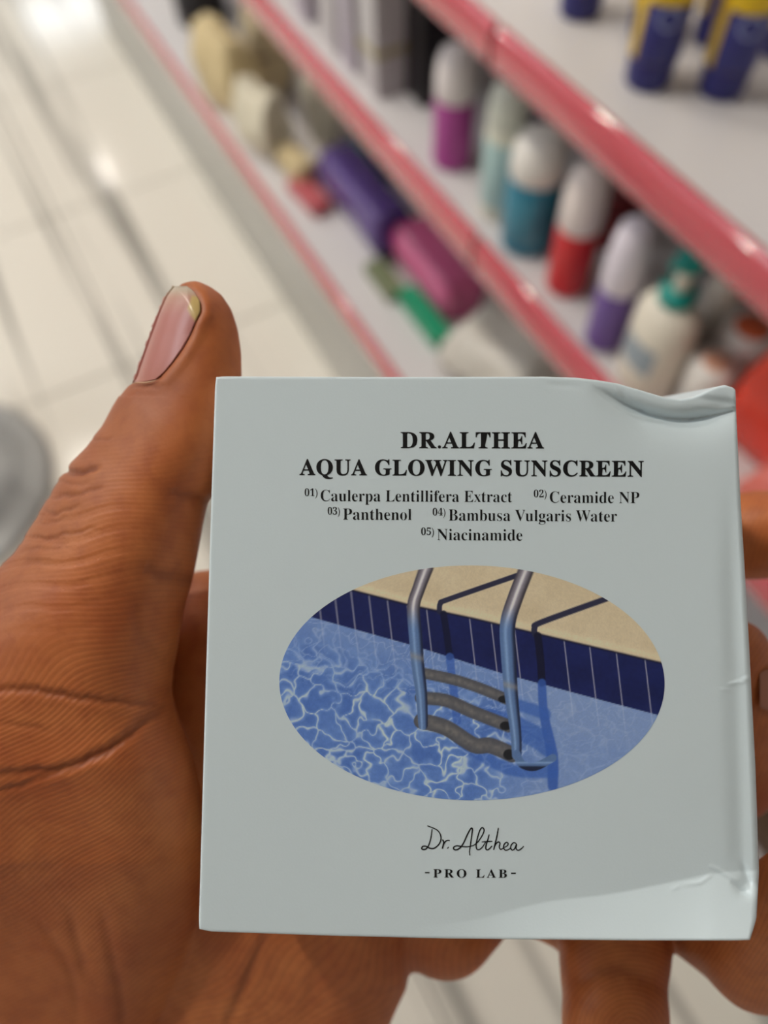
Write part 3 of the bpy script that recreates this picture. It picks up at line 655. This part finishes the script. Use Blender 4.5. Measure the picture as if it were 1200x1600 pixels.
# the flesh yields where the carton presses into it
Xc = ((gx - 600) / FPX)[:, None, None] * gz[None, None, :]; Yc = ((gy - 800) / FPX)[None, :, None] * gz[None, None, :]
zf = 1000 * zplane(gy)[None, :, None]
yl = gy[None, :, None]
XL = 1000 * (-.0304 - .0012 * (Yc + 24) / 95.0) ; XRr = 1000 * (.0690 - (gz[None, None, :] - 137) * .00024) - .0 + (Yc * .02)
fb = np.maximum(XL - Xc, Xc - XRr); fb = np.maximum(fb, zf - .3 - gz[None, None, :]); fb = np.maximum(fb, gz[None, None, :] - (zf + 28.8)); fb = np.maximum(fb, -24.6 - Yc); fb = np.maximum(fb, Yc - 73.5)
f = np.maximum(f, -fb.astype(np.float32) + .12)
del Xc, Yc, fb
def surface_nets(f):
    nx, ny, nz = f.shape; ins = f < 0
    c = np.zeros((nx - 1, ny - 1, nz - 1), np.uint8)
    for a in (0, 1):
        for b in (0, 1):
            for d in (0, 1): c += ins[a:nx - 1 + a, b:ny - 1 + b, d:nz - 1 + d]
    act = (c > 0) & (c < 8); I = np.argwhere(act); ids = np.full(act.shape, -1, np.int32); ids[act] = np.arange(len(I))
    acc = np.zeros((len(I), 3)); cnt = np.zeros(len(I))
    cor = [(a, b, d) for a in (0, 1) for b in (0, 1) for d in (0, 1)]
    for p in range(8):
        for q in range(p + 1, 8):
            A, B = np.array(cor[p]), np.array(cor[q])
            if np.abs(A - B).sum() != 1: continue
            fa = f[I[:, 0] + A[0], I[:, 1] + A[1], I[:, 2] + A[2]]; fb_ = f[I[:, 0] + B[0], I[:, 1] + B[1], I[:, 2] + B[2]]
            m = (fa < 0) != (fb_ < 0); t = np.where(m, fa / (fa - fb_ + 1e-12), 0)
            acc[m] += (A + (B - A) * t[:, None])[m]; cnt[m] += 1
    V = I + acc / cnt[:, None]; Q = []
    for ax in range(3):
        b, c_ = [(1, 2), (2, 0), (0, 1)][ax]
        sl0 = [slice(None)] * 3; sl1 = [slice(None)] * 3; sl0[ax] = slice(0, -1); sl1[ax] = slice(1, None)
        s0 = ins[tuple(sl0)]; s1 = ins[tuple(sl1)]; E = np.argwhere(s0 != s1)
        ok = (E[:, b] > 0) & (E[:, c_] > 0) & (E[:, b] < f.shape[b] - 1) & (E[:, c_] < f.shape[c_] - 1); E = E[ok]
        st = s0[E[:, 0], E[:, 1], E[:, 2]]
        def g(ob, oc):
            e = E.copy(); e[:, b] -= ob; e[:, c_] -= oc; return ids[e[:, 0], e[:, 1], e[:, 2]]
        q = np.stack([g(1, 1), g(0, 1), g(0, 0), g(1, 0)], 1); q[~st] = q[~st][:, ::-1]; Q.append(q)
    return V, np.concatenate(Q)
f[0, :, :] = 1; f[-1, :, :] = 1; f[:, 0, :] = 1; f[:, -1, :] = 1; f[:, :, 0] = 1; f[:, :, -1] = 1
HV, HQ = surface_nets(f); del f, fp
hp = np.stack([gx[0] + HV[:, 0] * DS / KP, gy[0] + HV[:, 1] * DS / KP, gz[0] + HV[:, 2] * DS], 1)   # px, py, mm
hc = np.stack([(hp[:, 0] - 600) / FPX * hp[:, 2], (hp[:, 1] - 800) / FPX * hp[:, 2], hp[:, 2]], 1) * .001
HB = w_([-.06, .07, .16])
hand = empty('hand', HB)
tag(hand, 'brown-skinned left hand holding the carton, thumb up at its left edge', 'hand')
tmp = link('skin', np_mesh('skin', w_(hc) - HB, HQ), None, hand)
md = tmp.modifiers.new('s', 'SMOOTH'); md.factor = .5; md.iterations = 3
md = tmp.modifiers.new('u', 'SUBSURF'); md.levels = 1; md.render_levels = 1
dg = bpy.context.evaluated_depsgraph_get(); me2 = bpy.data.meshes.new_from_object(tmp.evaluated_get(dg))
tmp.modifiers.clear(); old = tmp.data; tmp.data = me2; me2.name = 'skin'; bpy.data.meshes.remove(old)
n = len(me2.vertices); co = np.zeros(n * 3, np.float32); me2.vertices.foreach_get('co', co); co = co.reshape(-1, 3).astype(float)
no = np.zeros(n * 3, np.float32); me2.vertices.foreach_get('normal', no); no = no.reshape(-1, 3).astype(float)
cc = (co + HB - CAM) @ M3; nn = no @ M3
vpx = 600 + FPX * cc[:, 0] / cc[:, 2]; vpy = 800 + FPX * cc[:, 1] / cc[:, 2]; facing = np.clip(-nn[:, 2] * 3 + .6, 0, 1)
NAIL_R = [(274, 447), (292, 447), (304, 457), (312, 470), (314, 486), (306, 500), (297, 522), (284, 545), (268, 567), (255, 582), (244, 592), (212, 597)]
CRE = [  # (polyline, depth mm, width px)
    ([(100, 735), (118, 738), (136, 736), (152, 730)], 1.0, 5), ([(80, 779), (100, 776), (130, 771), (158, 763)], .4, 3.5), ([(70, 796), (84, 803), (104, 798), (124, 790)], .45, 3.5), ([(52, 818), (80, 816), (104, 810)], .3, 3.5),
    ([(45, 838), (70, 841), (110, 834), (148, 826)], .4, 3.5), ([(30, 862), (60, 858), (110, 856)], .2, 3), ([(140, 688), (158, 686), (176, 684)], .25, 3), ([(20, 885), (60, 880), (90, 884)], .2, 4), ([(85, 752), (112, 756), (140, 757)], .25, 3),
    ([(-10, 1082), (30, 1076), (70, 1080), (110, 1088), (150, 1094), (200, 1098), (245, 1102)], .8, 6), ([(-10, 1212), (40, 1206), (90, 1203), (125, 1192), (160, 1176), (195, 1155), (228, 1126), (258, 1104)], 1.1, 7),
    ([(-10, 1240), (30, 1228), (70, 1214), (110, 1203)], .5, 5), ([(-5, 1130), (40, 1134), (80, 1142)], .3, 5), ([(225, 888), (252, 898), (304, 908)], .7, 12), ([(268, 772), (298, 774), (326, 786)], .6, 9), ([(0, 1366), (40, 1356), (90, 1350), (150, 1324)], .2, 10),
    ([(108, 1425), (120, 1470), (134, 1525)], .35, 9), ([(160, 1425), (176, 1500), (190, 1570), (190, 1620)], .45, 10), ([(60, 1440), (110, 1520), (120, 1600)], .25, 9), ([(416, 1460), (384, 1535), (350, 1610)], .7, 8), ([(500, 1450), (490, 1530), (470, 1600)], .25, 12),
    ([(900, 1540), (935, 1520), (980, 1518), (1020, 1545)], .5, 12), ([(205, 604), (232, 606), (258, 602)], .35, 4), ([(210, 300 + 640), (222, 1000), (262, 1040)], .3, 10)]
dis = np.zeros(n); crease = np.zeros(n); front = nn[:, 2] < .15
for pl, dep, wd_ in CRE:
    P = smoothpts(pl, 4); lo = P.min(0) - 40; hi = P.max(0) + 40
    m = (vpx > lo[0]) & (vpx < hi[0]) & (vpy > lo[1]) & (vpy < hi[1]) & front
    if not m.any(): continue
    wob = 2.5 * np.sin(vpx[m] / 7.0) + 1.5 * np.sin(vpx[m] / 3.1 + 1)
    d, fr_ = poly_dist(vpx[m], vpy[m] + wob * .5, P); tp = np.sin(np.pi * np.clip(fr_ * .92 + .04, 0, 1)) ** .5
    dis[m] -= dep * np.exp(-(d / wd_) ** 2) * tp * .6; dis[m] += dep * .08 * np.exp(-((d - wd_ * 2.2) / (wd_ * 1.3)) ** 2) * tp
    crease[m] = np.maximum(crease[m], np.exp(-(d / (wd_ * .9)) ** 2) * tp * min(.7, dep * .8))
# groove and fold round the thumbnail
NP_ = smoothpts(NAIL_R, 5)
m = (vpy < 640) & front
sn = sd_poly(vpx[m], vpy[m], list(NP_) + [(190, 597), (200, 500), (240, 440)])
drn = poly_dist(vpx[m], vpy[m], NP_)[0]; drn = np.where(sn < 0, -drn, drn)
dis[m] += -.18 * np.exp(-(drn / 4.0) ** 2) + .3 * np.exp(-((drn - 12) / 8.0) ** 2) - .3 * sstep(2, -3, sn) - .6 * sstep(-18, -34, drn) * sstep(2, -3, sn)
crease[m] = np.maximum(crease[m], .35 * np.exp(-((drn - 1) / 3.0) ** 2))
low = np.array([noise.fractal(Vector((x / 95.0, y / 95.0, 3.0)), 1.0, 2.0, 3) for x, y in zip(vpx[::1], vpy[::1])]) if False else np.sin(vpx / 61.0 + 2 * np.sin(vpy / 83.0)) * np.sin(vpy / 57.0 + 1.3 * np.sin(vpx / 71.0))
dis += .22 * low * (vpy > 620)
# coarse lines of skin over the knuckle
knk = np.exp(-(((vpx - 70) / 110) ** 2 + ((vpy - 850) / 110) ** 2)) * front
dis += -.18 * knk * (np.sin((vpy + .12 * vpx + 5 * np.sin(vpx / 23.0)) / 5.6) > .55)
co2 = co + no * dis[:, None] * .001
me2.vertices.foreach_set('co', co2.astype(np.float32).ravel()); me2.update()
me2.polygons.foreach_set('use_smooth', [True] * len(me2.polygons))
# ridge phase: a smooth field whose level lines run like the skin ridges
kk = .15 + .55 * sstep(930, 1120, vpy) - .25 * sstep(1430, 1600, vpy)
ph = (vpy + kk * (vpx - 170) + 14 * np.sin(vpx / 90.0 + vpy / 140.0) + 6 * np.sin(vpx / 37.0 - vpy / 51.0)) / 8.2
pr = (vpx * .95 + vpy * .45 + 8 * np.sin(vpy / 40.0)) / 8.5
rsel = vpx > 1060; ph = np.where(rsel, pr, ph)
lit = vpx > 820; ph = np.where(lit & ~rsel, (np.hypot(vpx - 985, vpy - 1610)) / 7.5, ph)
amp = (1 - .55 * (1 - sstep(820, 960, vpy)) * (vpx < 500)) * front * np.clip(.25 + sstep(60, 180, vpx) * .6 + sstep(980, 1080, vpy) * .6, 0, 1) * sstep(640, 760, vpy)
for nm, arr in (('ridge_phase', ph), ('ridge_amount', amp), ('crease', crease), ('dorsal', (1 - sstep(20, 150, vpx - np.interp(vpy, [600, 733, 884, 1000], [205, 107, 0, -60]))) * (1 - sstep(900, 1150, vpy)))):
    a = me2.attributes.new(nm, 'FLOAT', 'POINT'); a.data.foreach_set('value', arr.astype(np.float32))
def skin_mat():
    m = bpy.data.materials.new('brown_skin'); m.use_nodes = True; nt = m.node_tree; b = nt.nodes['Principled BSDF']; N = nt.nodes.new; L = nt.links.new
    def attr(n_):
        a = N('ShaderNodeAttribute'); a.attribute_name = n_; return a.outputs['Fac']
    def math_(op, x, y=None, clamp=False):
        q = N('ShaderNodeMath'); q.operation = op; q.use_clamp = clamp
        for i, v in enumerate((x, y)):
            if v is None: continue
            if isinstance(v, (int, float)): q.inputs[i].default_value = v
            else: L(v, q.inputs[i])
        return q.outputs[0]
    def mix(fac, a, c):
        q = N('ShaderNodeMix'); q.data_type = 'RGBA'
        L(fac, q.inputs[0]) if not isinstance(fac, float) else None
        for i, v in ((6, a), (7, c)):
            if isinstance(v, tuple): q.inputs[i].default_value = lin(v) + (1,)
            else: L(v, q.inputs[i])
        return q.outputs[2]
    tc = N('ShaderNodeTexCoord')
    def nz(sc, det=4):
        q = N('ShaderNodeTexNoise'); q.inputs['Scale'].default_value = sc; q.inputs['Detail'].default_value = det; L(tc.outputs['Object'], q.inputs['Vector']); return q.outputs['Fac']
    base = mix(math_('MULTIPLY', math_('SUBTRACT', nz(55), .3), 2.2, True), (186, 98, 50), (216, 132, 74))
    base = mix(math_('MULTIPLY', math_('SUBTRACT', nz(260), .45), 1.6, True), base, (166, 84, 46))
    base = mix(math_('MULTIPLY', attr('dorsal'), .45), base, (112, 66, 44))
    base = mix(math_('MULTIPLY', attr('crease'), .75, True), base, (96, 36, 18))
    s = math_('SINE', math_('MULTIPLY', attr('ridge_phase'), 6.2832)); sa = math_('MULTIPLY', s, attr('ridge_amount'))
    base = mix(math_('MULTIPLY', math_('ADD', math_('MULTIPLY', sa, -.5), .0), .30, True), base, (110, 50, 26))
    L(base, b.inputs['Base Color'])
    vo = N('ShaderNodeTexVoronoi'); vo.inputs['Scale'].default_value = 1500; L(tc.outputs['Object'], vo.inputs['Vector'])
    hgt = math_('ADD', math_('MULTIPLY', sa, .5), math_('MULTIPLY', vo.outputs['Distance'], .35)); hgt = math_('ADD', hgt, math_('MULTIPLY', nz(700, 3), .6))
    bp = N('ShaderNodeBump'); bp.inputs['Strength'].default_value = .3; bp.inputs['Distance'].default_value = .00012; L(hgt, bp.inputs['Height']); L(bp.outputs[0], b.inputs['Normal'])
    b.inputs['Roughness'].default_value = .5; b.inputs['Specular IOR Level'].default_value = .4
    b.inputs['Subsurface Weight'].default_value = .05; b.inputs['Subsurface Radius'].default_value = (1, .3, .15); b.inputs['Subsurface Scale'].default_value = .0015
    return m
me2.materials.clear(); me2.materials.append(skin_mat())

# thumbnail: a curved plate lying on the same rounded form
def nail_surface(px, py, off):            # front of the inflated thumb, off mm outside
    S = sd_poly(px, py, THUMB) * KP - off; R = thumb_R(py) + 0 * px; q = np.clip(R + S, 0, None); h = np.sqrt(np.clip(R * R - q * q, 0, None))
    return thumb_z(py) - h
vs_t = np.linspace(0, 1, 60); ss = np.linspace(0, 1, 40)
rowy = 447 + (597 - 447) * vs_t
def right_b(y): return np.interp(y, [447, 452, 457, 470, 486, 500, 522, 545, 567, 582, 592, 597], [292, 299, 304, 312, 313, 306, 297, 284, 268, 255, 243, 222])
def left_b(y): return np.interp(y, [447, 463, 490, 528, 565, 592, 597], [275.5, 263, 251, 237, 224, 215, 212])
SS, RY = np.meshgrid(ss, rowy); lb = left_b(RY) - 4; rb = right_b(RY)
PXn = lb + (rb - lb) * (SS ** 1.6); zz = nail_surface(PXn, RY, .12) + .0
zz = np.where(SS == 0, thumb_z(RY), zz)
front_pts = np.stack([PXn, RY, zz], -1)
backS = ss[1:] * .55; Bk, RYb = np.meshgrid(backS, rowy); lb2 = left_b(RYb) - 4; PXb = lb2 + (right_b(RYb) - lb2) * (Bk ** 1.6)
zb = 2 * thumb_z(RYb) - nail_surface(PXb, RYb, .12); back_pts = np.stack([PXb, RYb, zb], -1)[:, ::-1]
G = np.concatenate([back_pts, front_pts], 1); nu_ = G.shape[1]; G = G.reshape(-1, 3)
nc = np.stack([(G[:, 0] - 600) / FPX * G[:, 2], (G[:, 1] - 800) / FPX * G[:, 2], G[:, 2]], 1) * .001
nm_ = bpy.data.materials.new('thumbnail_keratin'); nm_.use_nodes = True; nt = nm_.node_tree; b = nt.nodes['Principled BSDF']
av = nt.nodes.new('ShaderNodeVertexColor'); av.layer_name = 'keratin'; nt.links.new(av.outputs[0], b.inputs['Base Color'])
b.inputs['Roughness'].default_value = .32; b.inputs['Coat Weight'].default_value = .15; b.inputs['Coat Roughness'].default_value = .25
nail = link('thumbnail', np_mesh('thumbnail', w_(nc) - HB, grid_q(nu_, 60)[:, ::-1]), nm_, hand); nail['label'] = 'pink thumbnail with pale worn free edge'
gx_, gy_ = G[:, 0], G[:, 1]
edge_d = poly_dist(gx_, gy_, [(262, 444), (280, 452), (292, 466), (297, 486), (302, 500)])[0]
ncol = np.zeros((len(G), 3)); ncol[:] = (182, 112, 102); 
def mixn(c, t): 
    global ncol
    ncol = ncol * (1 - t[:, None]) + np.array(c, float) * t[:, None]
mixn((196, 130, 124), sstep(230, 280, gx_) * (1 - sstep(540, 590, gy_)) * .7); mixn((196, 150, 130), sstep(500, 455, gy_)); tipz = sstep(2.5, -2.5, sd_poly(gx_, gy_, [(300, 462), (314, 464), (318, 487), (306, 503), (299, 494), (293, 482)]))
mixn((196, 186, 164), sstep(466, 450, gy_) * .8); mixn((206, 176, 110), np.clip(tipz, 0, 1)); mixn((176, 110, 92), sstep(560, 597, gy_) * .5)
nl = (ncol / 255.0); nl = ((nl + .055) / 1.055) ** 2.4
ca = nail.data.color_attributes.new('keratin', 'FLOAT_COLOR', 'POINT')
if len(nail.data.vertices) == len(nl): ca.data.foreach_set('color', np.concatenate([nl, np.ones((len(nl), 1))], 1).astype(np.float32).ravel())
sol = nail.modifiers.new('thick', 'SOLIDIFY'); sol.thickness = .0004; sol.offset = -1
# cuticle: thin dry rim where the nail enters the skin
cp_ = smoothpts([(205, 600), (214, 598), (226, 598), (238, 596), (247, 593)], 5); cvs = []; cfs = []
for i, (x, y) in enumerate(cp_):
    z = float(nail_surface(np.array([x + 4]), np.array([y]), .35)[0]) - .15
    for k in range(6):
        a = 2 * math.pi * k / 6; r = 1.5 * math.sin(math.pi * (i + .6) / (len(cp_) + .2))
        P = (x, y + r * math.cos(a), z + r * KP * math.sin(a)); cvs.append(w_(np.array([(P[0] - 600) / FPX * P[2], (P[1] - 800) / FPX * P[2], P[2]]) * .001) - HB)
for i in range(len(cp_) - 1):
    for k in range(6): cfs.append((i * 6 + k, i * 6 + (k + 1) % 6, i * 6 + 6 + (k + 1) % 6, i * 6 + 6 + k))
link('cuticle', meshd('cuticle', cvs, cfs), mat('dry_cuticle', (196, 150, 116), .5), hand)
# nail of the middle fingertip, seen at the right edge
cn = np.array([1196., 1080.]); vsn = []; ny_, nx_ = 14, 9
for i in range(ny_):
    for j in range(nx_):
        b_ = -1 + 2 * j / (nx_ - 1); a_ = -1 + 2 * i / (ny_ - 1); ang = .55 + .55 * b_; yy = 1078 + 34 * a_ * math.sqrt(1 - .35 * b_ * b_)
        R_ = 66.5 * KP + .35; xx = 1150 * KP + R_ * math.cos(ang); z = 168.5 - R_ * math.sin(ang)
        p_ = xx / KP + 6; vsn.append(w_(np.array([(p_ - 600) / FPX * z, (yy - 800) / FPX * z, z]) * .001) - HB)
link('fingernail', np_mesh('fingernail', np.array(vsn), grid_q(nx_, ny_)), mat('fingernail_keratin', (180, 116, 88), .35), hand)
